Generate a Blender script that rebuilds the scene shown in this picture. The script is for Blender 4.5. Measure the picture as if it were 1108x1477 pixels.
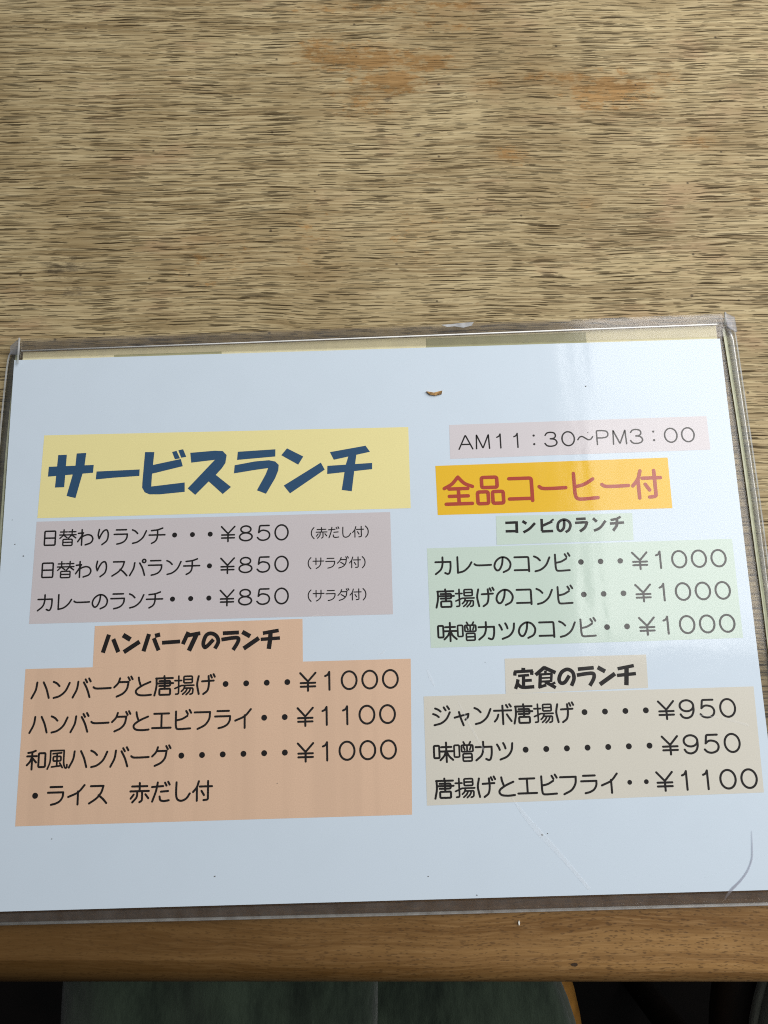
import bpy, bmesh, math, random
from mathutils import Vector, Matrix
random.seed(7)
for _o in list(bpy.data.objects):
    bpy.data.objects.remove(_o, do_unlink=True)
SC = bpy.context.scene
COL = SC.collection
TZ = 0.72                                  # height of the table top above the floor
HS = 0.0024                                # height of the printed sheet above the table top
TURN = math.radians(1.45)                  # the menu lies slightly turned against the table edge

# ---------------------------------------------------------------- camera
cam_d = bpy.data.cameras.new('camera')
cam = bpy.data.objects.new('camera', cam_d)
COL.objects.link(cam)
cam.matrix_world = Matrix(((0.999965, 0.00466, 0.006922, 0.15755),
                           (-0.003407, 0.985254, -0.171062, -0.11333),
                           (-0.007617, 0.171032, 0.985236, TZ + 0.2776),
                           (0, 0, 0, 1)))
cam_d.sensor_fit = 'VERTICAL'
cam_d.angle = 2 * math.atan(738.5 / 1000.0)
cam_d.clip_start = 0.01
cam_d.clip_end = 50
SC.camera = cam

# ---------------------------------------------------------------- room light: dim ambient, brighter towards the window side
w = bpy.data.worlds.new('World')
SC.world = w
w.use_nodes = True
wn, wl = w.node_tree.nodes, w.node_tree.links
bg = wn['Background']
tcw = wn.new('ShaderNodeTexCoord')
dot = wn.new('ShaderNodeVectorMath'); dot.operation = 'DOT_PRODUCT'
dot.inputs[1].default_value = (0.62, 0.62, 0.48)
wl.new(tcw.outputs['Generated'], dot.inputs[0])
rw = wn.new('ShaderNodeValToRGB')
rw.color_ramp.elements[0].position = 0.25
rw.color_ramp.elements[0].color = (0.012, 0.012, 0.013, 1)
rw.color_ramp.elements[1].position = 1.0
rw.color_ramp.elements[1].color = (1.0, 1.02, 1.05, 1)
mw = wn.new('ShaderNodeMath'); mw.operation = 'MULTIPLY_ADD'
mw.inputs[1].default_value = 0.5; mw.inputs[2].default_value = 0.5
wl.new(dot.outputs['Value'], mw.inputs[0])
wl.new(mw.outputs[0], rw.inputs['Fac'])
wl.new(rw.outputs['Color'], bg.inputs['Color'])
bg.inputs['Strength'].default_value = 0.36

def area_lamp(name, loc, target, sx, sy, watts, color):
    d = bpy.data.lights.new(name, 'AREA')
    d.shape = 'RECTANGLE'; d.size = sx; d.size_y = sy
    d.energy = watts; d.color = color
    o = bpy.data.objects.new(name, d)
    COL.objects.link(o)
    o.location = loc
    o.rotation_euler = (Vector(target) - Vector(loc)).to_track_quat('-Z', 'Y').to_euler()
    return o
# big bright window on the right and the far side
area_lamp('window_light', (0.90, 0.36, TZ + 0.68), (0.25, 0.36, TZ), 1.0, 1.0, 17.2, (1.0, 0.985, 0.96))

SC.view_settings.view_transform = 'Standard'
SC.view_settings.look = 'None'
SC.view_settings.exposure = 0.0
SC.view_settings.gamma = 1.0
SC.view_settings.use_curve_mapping = False
SC.cycles.max_bounces = 8
SC.cycles.transparent_max_bounces = 12
SC.cycles.use_denoising = False
SC.cycles.filter_width = 1.1
# ---------------------------------------------------------------- measured layout of the print (sheet millimetres) and of the marks on the table (metres)
PANELS = {'gold': [(175.35, -51.04), (269.96, -50.45), (269.84, -71.4), (175.48, -71.39)],
 'green': [(170.63, -84.72), (292.3, -84.43), (292.15, -123.34), (170.59, -123.71)],
 'green_heading': [(198.86, -72.38), (253.55, -72.89), (253.12, -83.83), (198.47, -84.15)],
 'lavender': [(13.71, -69.23), (156.42, -69.54), (156.28, -110.33), (13.03, -109.97)],
 'peach': [(12.7, -127.28), (162.62, -127.58), (161.12, -184.74), (12.25, -184.91)],
 'peach_heading': [(39.05, -111.52), (120.71, -111.05), (120.7, -127.57), (38.92, -127.39)],
 'set': [(167.05, -141.95), (293.99, -141.76), (293.25, -180.43), (166.82, -181.7)],
 'set_heading': [(199.05, -128.61), (253.92, -128.59), (253.55, -141.14), (198.67, -141.93)],
 'time': [(181.76, -33.94), (287.6, -33.38), (287.75, -47.65), (181.54, -48.33)],
 'yellow': [(14.8, -33.21), (164.91, -34.31), (164.71, -68.23), (13.91, -67.82)]}
LINES = [('dish_line', 'lavender', '日替わりランチ・・・￥850', (19.51, -76.09), (112.6, -76.51), 7.8, 'ink'),
 ('dish_line', 'lavender', '日替わりスパランチ・￥850', (19.24, -88.96), (112.55, -89.22), 7.8, 'ink'),
 ('dish_line', 'lavender', 'カレーのランチ・・・￥850', (19.09, -101.86), (112.51, -101.9), 7.8, 'ink'),
 ('side_note', 'lavender', '（赤だし付）', (123.77, -77.22), (148.16, -77.19), 7.5, 'ink'),
 ('side_note', 'lavender', '（サラダ付）', (122.4, -89.26), (146.58, -89.48), 7.5, 'ink'),
 ('side_note', 'lavender', '（サラダ付）', (122.28, -102.13), (146.6, -102.16), 7.5, 'ink'),
 ('dish_line', 'peach', 'ハンバーグと唐揚げ・・・・￥1000', (19.01, -135.24), (154.49, -135.01), 8.5, 'ink'),
 ('dish_line', 'peach', 'ハンバーグとエビフライ・・￥1100', (18.94, -148.13), (153.01, -148.11), 8.5, 'ink'),
 ('dish_line', 'peach', '和風ハンバーグ・・・・・・￥1000', (18.97, -161.21), (152.99, -161.13), 8.5, 'ink'),
 ('side_note', 'peach', '・ライス\u3000赤だし付', (19.16, -174.18), (82.36, -174.13), 8.5, 'ink'),
 ('hours_line', 'time', 'AM11：30～PM3：00', (188.16, -41.43), (279.2, -41.09), 7, 'ink'),
 ('offer_line', 'gold', '全品コーヒー付', (184.31, -61.58), (260.4, -61.25), 9.6, 'red'),
 ('dish_line', 'green', 'カレーのコンビ・・・￥1000', (176.94, -91.84), (286.07, -92.02), 8.5, 'ink'),
 ('dish_line', 'green', '唐揚げのコンビ・・・￥1000', (177.0, -104.79), (286.29, -104.76), 8.5, 'ink'),
 ('dish_line', 'green', '味噌カツのコンビ・・￥1000', (177.17, -117.8), (286.61, -117.58), 8.5, 'ink'),
 ('dish_line', 'set', 'ジャンボ唐揚げ・・・・￥950', (173.69, -149.53), (283.15, -149.45), 8.5, 'ink'),
 ('dish_line', 'set', '味噌カツ・・・・・・・￥950', (173.7, -162.73), (283.4, -162.32), 8.5, 'ink'),
 ('dish_line', 'set', '唐揚げとエビフライ', (173.6, -175.83), (236.06, -175.47), 8.5, 'ink'),
 ('price_line', 'set', '・・', (243.39, -175.45), (249.65, -175.39), 8.5, 'ink'),
 ('price_line', 'set', '￥1100', (256.6, -175.33), (288.27, -175.33), 8.5, 'ink')]
HEADINGS = {'green_heading': [(1.06, 0, [(202.42, -75.36), (206.62, -75.3)]), (1.15, 0, [(206.94, -74.82), (206.84, -79.59)]), (1.06, 0, [(202.36, -78.78), (206.65, -78.82)]),
                   (1.15, 0, [(209.32, -74.84), (210.88, -75.95)]), (1.06, 1, [(209.46, -79.43), (211.93, -78.06), (214.32, -75.77)]),
                   (1.06, 0, [(217.05, -74.16), (216.91, -79.12)]), (1.06, 0, [(216.75, -79.26), (221.37, -79.21)]), (1.06, 0, [(217.1, -77.01), (221.22, -75.35)]),
                   (0.67, 0, [(220.79, -74.66), (221.21, -75.44)]), (0.67, 0, [(221.43, -74.29), (221.81, -74.98)]),
                   (1.06, 1,
                    [(226.07, -74.77), (225.75, -77.89), (224.36, -79.3), (223.29, -78.3), (223.75, -75.9), (225.75, -74.71), (227.7, -75.39), (228.44, -77.01),
                     (227.72, -78.92), (226.32, -79.83)]),
                   (1.06, 0, [(230.9, -74.67), (234.72, -74.59)]), (1.06, 0, [(230.31, -76.2), (233.27, -76.09), (235.37, -76.06)]),
                   (1.15, 1, [(235.25, -75.77), (234.16, -78.14), (232.04, -79.72)]), (1.15, 0, [(237.64, -74.53), (239.09, -75.98)]),
                   (1.06, 1, [(237.66, -79.6), (240.23, -78.42), (242.6, -75.65)]), (0.96, 1, [(244.66, -75.47), (246.94, -75.05), (248.77, -74.24)]),
                   (1.06, 0, [(244.26, -76.9), (249.9, -76.59)]), (1.15, 1, [(247.19, -74.92), (246.96, -77.56), (245.34, -79.83)])],
 'peach_heading': [(1.67, 0, [(44.77, -114.99), (42.62, -121.93)]), (1.67, 0, [(46.5, -116.74), (48.68, -121.85)]), (1.9, 0, [(50.28, -115.33), (53.29, -117.15)]),
                   (1.74, 0, [(50.81, -121.91), (56.88, -118.05)]), (1.67, 0, [(60.51, -115.19), (58.51, -121.84)]), (1.59, 0, [(62.4, -116.83), (64.41, -121.65)]),
                   (1.67, 0, [(62.86, -116.01), (64.87, -115.53)]), (1.52, 0, [(65.69, -118.73), (72.77, -118.43)]), (1.59, 0, [(75.94, -114.87), (73.83, -119.51)]),
                   (1.52, 0, [(75.42, -116.26), (80.63, -115.47)]), (1.82, 0, [(79.1, -116.04), (76.27, -122.1)]),
                   (1.52, 1,
                    [(85.82, -118.05), (83.39, -120.5), (82.34, -120.83), (81.87, -119.2), (82.96, -116.34), (84.98, -115.67), (87.02, -116.81), (87.71, -119.0),
                     (86.42, -121.56)]),
                   (1.52, 0, [(89.43, -115.76), (95.76, -115.62)]),
                   (1.52, 1, [(88.91, -118.21), (92.73, -117.7), (94.93, -117.62), (95.63, -118.22), (95.13, -119.76), (93.5, -122.3)]),
                   (1.74, 0, [(97.05, -115.44), (100.18, -117.23)]), (1.74, 0, [(97.64, -121.88), (103.6, -117.98)]), (1.44, 0, [(105.15, -116.18), (111.36, -115.27)]),
                   (1.36, 0, [(104.3, -118.54), (111.83, -118.21)]), (1.74, 1, [(108.16, -115.79), (107.98, -118.5), (107.46, -122.3)])],
 'set_heading': [(1.52, 0, [(206.06, -132.28), (205.98, -133.55)]), (1.31, 0, [(202.59, -135.16), (202.78, -133.65)]), (1.21, 0, [(202.39, -133.73), (209.71, -133.52)]),
                 (1.31, 0, [(209.32, -133.55), (209.13, -135.06)]), (1.01, 0, [(203.84, -135.29), (208.11, -135.08)]), (1.31, 0, [(205.99, -134.97), (205.72, -139.29)]),
                 (1.11, 0, [(205.85, -137.13), (209.05, -137.04)]), (1.31, 1, [(203.76, -136.56), (203.37, -138.19), (202.58, -140.14)]),
                 (1.31, 1, [(203.46, -138.29), (205.22, -139.56), (209.85, -139.5)]), (1.42, 0, [(214.3, -132.27), (210.62, -135.1)]),
                 (1.42, 0, [(214.0, -132.36), (218.41, -134.47)]), (1.01, 0, [(214.55, -133.56), (214.46, -134.83)]), (0.91, 0, [(212.18, -135.0), (217.22, -134.82)]),
                 (1.01, 0, [(216.83, -134.8), (216.43, -137.81)]), (0.71, 0, [(212.28, -136.37), (216.64, -136.26)]), (0.81, 0, [(212.19, -137.69), (216.84, -137.54)]),
                 (1.31, 0, [(212.48, -134.78), (211.93, -140.12)]), (1.11, 0, [(211.47, -139.83), (214.52, -138.98)]), (1.31, 0, [(214.12, -137.74), (218.1, -140.11)]),
                 (0.91, 0, [(218.05, -138.14), (216.11, -138.93)]),
                 (1.42, 1,
                  [(223.63, -135.7), (221.72, -138.15), (220.11, -138.34), (219.59, -136.77), (220.78, -134.35), (223.04, -133.33), (224.98, -134.47), (225.33, -136.93),
                   (224.17, -139.58)]),
                 (1.42, 0, [(227.1, -133.39), (233.27, -133.0)]),
                 (1.42, 1, [(226.54, -135.65), (230.15, -135.18), (232.57, -135.11), (233.19, -135.83), (232.78, -137.38), (231.24, -139.73)]),
                 (1.62, 0, [(234.78, -132.9), (237.55, -134.54)]), (1.62, 0, [(235.12, -139.37), (241.29, -135.45)]), (1.31, 0, [(242.41, -133.69), (248.79, -132.64)]),
                 (1.31, 0, [(241.96, -136.18), (249.34, -135.68)]), (1.72, 0, [(245.93, -133.27), (245.29, -139.94)])]}
TITLE = [[(17.46, -46.6), (35.84, -46.37), (35.66, -49.65), (17.3, -50.72)], [(21.06, -41.77), (24.59, -41.74), (24.18, -55.3), (20.42, -55.38)],
 [(28.62, -41.34), (32.54, -41.19), (32.07, -46.59), (31.44, -49.65), (28.99, -59.99), (25.32, -58.97), (27.43, -50.05), (28.35, -46.47)],
 [(37.12, -49.17), (54.7, -48.85), (54.65, -51.54), (43.81, -51.99), (36.94, -52.5)],
 [(56.71, -41.61), (60.51, -41.72), (59.86, -50.52), (59.64, -56.12), (73.24, -54.84), (73.32, -58.74), (63.17, -59.47), (59.03, -59.34), (57.1, -58.44), (55.96, -56.46),
  (56.01, -54.19)],
 [(59.0, -47.34), (71.43, -44.96), (72.33, -48.01), (59.11, -50.95)], [(67.83, -41.88), (69.62, -41.47), (71.11, -44.69), (69.06, -45.02)],
 [(70.39, -41.23), (72.31, -40.89), (73.66, -44.11), (71.61, -44.44)],
 [(75.32, -42.48), (85.37, -41.9), (88.61, -42.15), (90.21, -43.9), (89.74, -47.2), (88.33, -49.36), (85.86, -52.07), (92.13, -57.3), (88.81, -60.1), (83.04, -54.69),
  (77.65, -60.12), (74.53, -57.35), (85.42, -45.74), (75.76, -46.63)],
 [(94.81, -42.64), (110.2, -42.06), (110.13, -45.09), (94.51, -46.06)],
 [(93.57, -48.27), (101.75, -46.94), (107.51, -46.59), (110.07, -47.2), (111.53, -48.69), (111.33, -50.98), (110.05, -54.2), (106.36, -60.52), (102.68, -58.98),
  (106.23, -52.45), (107.25, -49.87), (101.76, -50.49), (93.28, -51.67)],
 [(114.95, -41.81), (121.59, -45.45), (119.52, -48.8), (112.63, -44.64)], [(128.73, -48.23), (130.28, -51.23), (116.07, -60.68), (113.54, -57.36)],
 [(132.5, -43.93), (147.16, -41.68), (148.89, -44.31), (134.05, -47.21)], [(131.39, -49.69), (149.66, -49.0), (149.6, -51.62), (131.27, -53.09)],
 [(140.29, -45.1), (143.37, -44.8), (142.32, -51.92), (141.12, -60.53), (137.08, -59.89), (138.79, -49.85)]]
MARKS = {'back': [(3.53, 3.54), (296.15, 6.1), (296.07, -0.72), (42.18, 1.22), (87.53, 1.32), (173.83, 3.2), (241.16, 4.76), (42.27, -1.25), (23.33, 3.52), (157.78, 4.18),
          (257.3, 5.49)],
 'bands': [[(233.43, 1.03), (247.41, 1.2), (246.33, -72.67), (236.78, -73.8)], [(247.41, 1.2), (298.25, 0.49), (298.58, -75.65), (246.33, -72.67)]],
 'chip': [(180.2, 9.57), (184.31, 9.75), (189.6, 10.2), (194.0, 10.37), (193.05, 8.84), (189.5, 8.02), (185.73, 8.77), (182.79, 8.55)],
 'creaml': [(0.7, 3.22), (-0.27, -21.42), (-0.83, -41.27), (-0.94, -59.53), (-1.03, -70.91)],
 'creamr': [(299.6, 4.78), (300.05, -6.64), (300.46, -18.22), (301.06, -35.28), (301.64, -61.53), (302.04, -88.34)],
 'crease_glint': [(198.67, -179.6), (203.92, -187.11), (208.72, -192.84), (215.88, -200.74), (225.24, -212.18)],
 'crumb': [(172.92, -19.33), (176.06, -20.03), (179.54, -19.23), (179.19, -20.73), (176.58, -21.25), (174.3, -20.87)],
 'fleck': (0.2048, -0.2188),
 'knot': (0.2417, -0.2361),
 'knot2': (0.2245, -0.233),
 'outl': [(-1.07, 2.04), (-2.91, -0.67), (-3.75, -16.79), (-3.92, -27.28)],
 'outr': [(303.96, 2.16), (304.92, -36.29), (305.84, -88.17)],
 'scratch': [(286.99, -193.71), (286.47, -200.21), (285.79, -203.79), (283.81, -207.55), (280.88, -210.8), (277.51, -213.55), (275.22, -215.84), (274.3, -217.23)],
 'specks': [(239.13, -19.0, 0.45), (238.42, -38.95, 0.4), (209.21, -193.09, 0.5), (211.31, -192.66, 0.3), (166.36, -206.37, 0.35), (87.44, -204.3, 0.4),
            (183.92, -213.23, 0.35), (3.84, -68.23, 0.3), (5.58, -78.15, 0.4), (9.22, -83.01, 0.5), (26.3, -189.67, 0.3), (110.62, -172.26, 0.25),
            (191.46, -129.71, 0.2)],
 'tipl': [(2.56, 9.21), (-1.13, 5.75), (-1.07, 2.04), (2.92, 1.91)],
 'tipr': [(300.06, 11.44), (303.77, 9.32), (303.96, 2.16), (298.84, 5.74)]}
STAINS = [(0.1455, 0.1458, 0.0168, 0.0062, 1), (0.1296, 0.1478, 0.0112, 0.0084, 0.8), (0.1582, 0.1337, 0.0126, 0.0062, 1.0), (0.1741, 0.1437, 0.014, 0.005, 0.9),
 (0.1456, 0.1224, 0.014, 0.007, 0.6), (0.2587, 0.1284, 0.0182, 0.0078, 0.95), (0.2339, 0.1358, 0.0168, 0.0039, 0.6), (0.2826, 0.1346, 0.0062, 0.0034, 0.7),
 (0.2966, 0.1017, 0.0078, 0.0034, 0.6), (0.2121, 0.0956, 0.0067, 0.0045, 0.7), (0.2023, 0.1325, 0.0062, 0.0045, 0.5), (0.1583, 0.1733, 0.0336, 0.0045, 0.6),
 (0.1922, 0.1737, 0.0084, 0.0028, 0.7), (0.2462, 0.0715, 0.0039, 0.0028, 0.5), (0.1699, 0.0572, 0.0112, 0.0126, 0.35), (0.0824, 0.048, 0.0168, 0.0112, 0.35),
 (0.1245, 0.0559, 0.0112, 0.014, 0.35), (0.3196, 0.0776, 0.0056, 0.0034, 0.4), (0.1839, 0.1619, 0.0168, 0.0034, 0.5)]
DARK_MARKS = [(0.0177, 0.0436, 0.0126, 0.0084, 0.8), (-0.0071, 0.1028, 0.0168, 0.0034, 0.5), (0.023, 0.0323, 0.0112, 0.0056, 0.7), (-0.005, 0.0261, 0.0084, 0.0056, 0.5),
 (0.0194, 0.1711, 0.0168, 0.0045, 0.4), (0.1581, 0.1241, 0.0039, 0.0025, 1), (0.0124, 0.0929, 0.0014, 0.0014, 1.0), (0.1268, 0.1138, 0.0017, 0.0014, 1.0),
 (0.101, 0.0291, 0.0025, 0.0014, 0.9), (0.1714, 0.1063, 0.002, 0.0014, 0.9), (0.1532, 0.0287, 0.0022, 0.0011, 0.8), (0.1156, 0.0478, 0.0084, 0.005, 0.4),
 (0.0686, 0.0192, 0.0168, 0.0056, 0.3), (0.2919, 0.1533, 0.0224, 0.0084, 0.3), (0.1557, 0.1395, 0.0008, 0.0008, 1), (0.1936, 0.1255, 0.0008, 0.0008, 1),
 (0.0732, 0.0855, 0.014, 0.0022, 0.4), (-0.008, 0.1133, 0.0112, 0.0045, 0.4), (-0.0059, 0.164, 0.0196, 0.0045, 0.5)]
# stroke glyphs on a 100 x 100 cell, y down; "c" = smooth curve, "p" = polyline, "r" = closed box, "d" = dot (x, y, radius), "o" = ring (x, y, rx, ry)
GLYPHS = {
'0': [('o',50,50,36,42)],
'1': [('c',(34,27),(46,21),(54,8)),('p',(54,8),(54,92))],
'3': [('c',(17,25),(28,12),(48,8),(70,13),(77,29),(68,43),(46,47)),('c',(46,47),(72,52),(83,70),(73,86),(49,92),(25,88),(13,74))],
'5': [('p',(80,9),(28,9),(22,48)),('c',(22,48),(35,38),(52,36),(74,44),(83,63),(74,83),(50,92),(28,88),(15,76))],
'8': [('o',50,28,28,19),('o',50,70,35,22)],
'9': [('o',50,34,33,26),('c',(83,34),(82,60),(71,82),(49,92),(28,87),(18,74))],
'￥': [('p',(13,10),(50,50),(87,10)),('p',(50,50),(50,94)),('p',(15,57),(85,57)),('p',(15,74),(85,74))],
'A': [('p',(10,92),(50,8),(90,92)),('p',(24,64),(76,64))],
'M': [('p',(12,92),(15,8),(50,90),(85,8),(88,92))],
'P': [('p',(18,92),(18,8),(52,8)),('c',(52,8),(76,13),(84,30),(76,46),(52,52)),('p',(52,52),(18,52))],
'：': [('d',50,24,6.5),('d',50,76,6.5)],
'～': [('c',(6,58),(18,43),(33,40),(50,50),(67,60),(82,57),(94,42))],
'・': [('d',50,50,14)],
'（': [('c',(88,4),(72,24),(66,50),(72,76),(88,96))],
'）': [('c',(12,4),(28,24),(34,50),(28,76),(12,96))],
'　': [],
'ー': [('c',(8,46),(15,51),(28,53),(60,53),(92,52))],
'ラ': [('p',(22,13),(78,13)),('p',(11,38),(84,38)),('c',(84,38),(82,58),(70,77),(50,88),(28,93))],
'ン': [('c',(13,15),(29,23),(42,36)),('c',(16,91),(44,83),(72,60),(91,22))],
'チ': [('c',(82,9),(55,18),(20,22)),('p',(7,47),(95,47)),('c',(54,19),(54,48),(50,70),(40,84),(22,94))],
'ス': [('p',(16,14),(76,14)),('c',(76,14),(66,44),(44,70),(10,92)),('c',(54,56),(74,72),(92,92))],
'パ': [('c',(34,22),(28,54),(8,92)),('c',(62,24),(78,54),(90,92)),('o',86,13,9,9)],
'ハ': [('c',(33,16),(27,52),(8,90)),('c',(64,16),(80,50),(92,90))],
'バ': [('c',(33,18),(27,54),(8,92)),('c',(60,22),(77,54),(90,92)),('p',(68,8),(76,22)),('p',(85,4),(93,18))],
'カ': [('p',(9,31),(86,31)),('c',(86,31),(85,62),(79,86),(70,92),(57,87)),('c',(46,7),(45,42),(35,70),(9,92))],
'レ': [('p',(22,8),(22,88)),('c',(22,88),(52,80),(77,60),(93,36))],
'コ': [('p',(13,17),(84,17),(84,90)),('p',(11,83),(84,83))],
'ヒ': [('p',(20,7),(20,70)),('c',(20,70),(24,86),(40,91),(92,88)),('c',(24,50),(52,43),(80,27))],
'ビ': [('p',(20,9),(20,72)),('c',(20,72),(24,88),(38,92),(90,90)),('c',(22,51),(50,45),(76,31)),('p',(70,8),(78,22)),('p',(86,3),(94,17))],
'グ': [('c',(36,8),(28,30),(9,50)),('p',(32,26),(78,26)),('c',(78,26),(71,58),(52,80),(22,94)),('p',(76,4),(84,18)),('p',(90,1),(97,14))],
'エ': [('p',(14,17),(86,17)),('p',(50,17),(50,84)),('p',(5,84),(95,84))],
'フ': [('p',(11,16),(86,16)),('c',(86,16),(82,48),(62,76),(26,94))],
'イ': [('c',(85,8),(55,40),(9,60)),('p',(55,36),(55,95))],
'サ': [('p',(6,34),(94,34)),('p',(30,9),(30,62)),('c',(70,8),(70,38),(66,64),(52,82),(32,94))],
'ダ': [('c',(38,8),(28,32),(8,54)),('p',(34,25),(80,25)),('c',(80,25),(74,58),(52,82),(18,94)),('c',(34,48),(52,58),(66,70)),('p',(76,3),(84,17)),('p',(90,0),(97,13))],
'ツ': [('c',(13,22),(20,34),(25,47)),('c',(43,16),(49,28),(53,41)),('c',(87,18),(81,52),(60,78),(26,92))],
'ジ': [('c',(20,12),(34,18),(46,27)),('c',(9,38),(24,44),(36,53)),('c',(14,91),(48,82),(74,62),(91,32)),('p',(62,8),(71,22)),('p',(79,3),(88,17))],
'ャ': [('c',(14,58),(46,50),(82,42)),('c',(82,42),(78,58),(66,69)),('c',(36,32),(44,62),(56,95))],
'ボ': [('p',(8,31),(92,31)),('p',(50,8),(50,95)),('c',(28,50),(21,68),(9,82)),('c',(70,50),(80,66),(91,82)),('p',(68,5),(75,17)),('p',(84,2),(91,13))],
'わ': [('p',(29,7),(29,94)),('p',(9,27),(37,25)),('c',(37,25),(24,48),(7,74)),('c',(22,54),(40,42),(63,36),(83,43),(91,62),(80,82),(50,93))],
'り': [('c',(26,8),(21,38),(27,60)),('c',(27,60),(40,32),(55,14),(70,14),(77,40),(70,72),(44,94))],
'の': [('c',(53,17),(48,50),(34,77),(19,80),(9,60),(19,33),(46,15),(74,21),(91,47),(82,76),(54,91))],
'だ': [('p',(9,26),(62,23)),('c',(36,6),(28,46),(11,92)),('p',(52,48),(86,46)),('c',(46,70),(50,86),(66,91),(90,88)),('p',(71,8),(78,21)),('p',(86,4),(93,17))],
'し': [('c',(26,8),(25,60),(31,84),(50,92),(74,82),(90,60)),],
'と': [('c',(27,7),(30,24),(37,44)),('c',(84,29),(48,44),(20,62),(15,77),(28,89),(58,92),(88,90))],
'げ': [('c',(19,9),(12,45),(16,74),(20,93)),('p',(36,34),(92,32)),('c',(67,10),(69,48),(62,78),(42,94)),('p',(77,5),(83,18)),('p',(91,2),(97,14))],
'日': [('r',20,11,80,90),('p',(20,50),(80,50))],
'替': [('p',(8,17),(46,17)),('p',(4,34),(48,34)),('p',(27,5),(27,34),(6,53)),('p',(30,38),(46,50)),('p',(54,17),(94,17)),('p',(52,34),(96,34)),('p',(74,5),(73,34),(54,53)),('p',(76,38),(95,52)),('r',24,59,76,94),('p',(24,76),(76,76))],
'赤': [('p',(14,21),(86,21)),('p',(50,6),(50,43)),('p',(6,43),(94,43)),('c',(39,43),(36,70),(16,93)),('p',(62,43),(62,86),(50,93)),('p',(22,58),(8,76)),('p',(78,58),(92,76))],
'付': [('c',(33,6),(24,32),(6,54)),('p',(24,34),(24,94)),('p',(38,30),(96,30)),('p',(77,6),(77,90),(56,92)),('p',(46,50),(58,69))],
'唐': [('p',(52,4),(52,14)),('p',(12,14),(93,14)),('c',(14,14),(14,52),(5,94)),('p',(28,27),(81,27),(81,50),(28,50)),('p',(20,38),(95,38)),('p',(54,18),(54,62)),('r',29,64,81,92)],
'揚': [('p',(4,27),(36,27)),('p',(22,6),(22,90),(8,91)),('p',(4,64),(36,51)),('r',47,8,88,39),('p',(47,23),(88,23)),('p',(38,51),(96,51)),('c',(52,53),(46,68),(36,78)),('p',(50,64),(92,64),(90,90),(78,93)),('c',(64,66),(56,80),(42,92)),('c',(80,66),(73,81),(59,94))],
'和': [('c',(44,8),(28,14),(8,17)),('p',(4,33),(50,33)),('p',(28,14),(28,94)),('c',(28,36),(18,58),(4,74)),('p',(30,42),(48,62)),('r',60,20,92,84)],
'風': [('c',(17,10),(16,60),(4,94)),('p',(17,10),(82,10)),('c',(82,10),(82,64),(88,88),(97,90),(98,76)),('p',(29,24),(70,21)),('r',31,37,68,58),('p',(49,22),(49,82)),('p',(24,85),(72,80)),('p',(63,68),(76,89))],
'味': [('r',6,19,32,76),('p',(42,26),(91,26)),('p',(36,46),(97,46)),('p',(66,5),(66,95)),('c',(64,48),(54,68),(36,86)),('c',(68,48),(79,69),(97,86))],
'噌': [('r',4,19,29,74),('p',(50,5),(57,18)),('p',(84,5),(77,18)),('r',40,20,95,50),('p',(67,20),(67,50)),('p',(50,28),(55,41)),('p',(85,28),(80,41)),('r',46,60,89,94),('p',(46,77),(89,77))],
'全': [('c',(50,6),(30,28),(5,42)),('c',(50,6),(70,27),(95,38)),('p',(20,44),(80,44)),('p',(20,68),(80,68)),('p',(50,44),(50,93)),('p',(9,93),(92,93))],
'品': [('r',25,10,74,43),('r',10,57,44,95),('r',58,57,92,95)],
}

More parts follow.
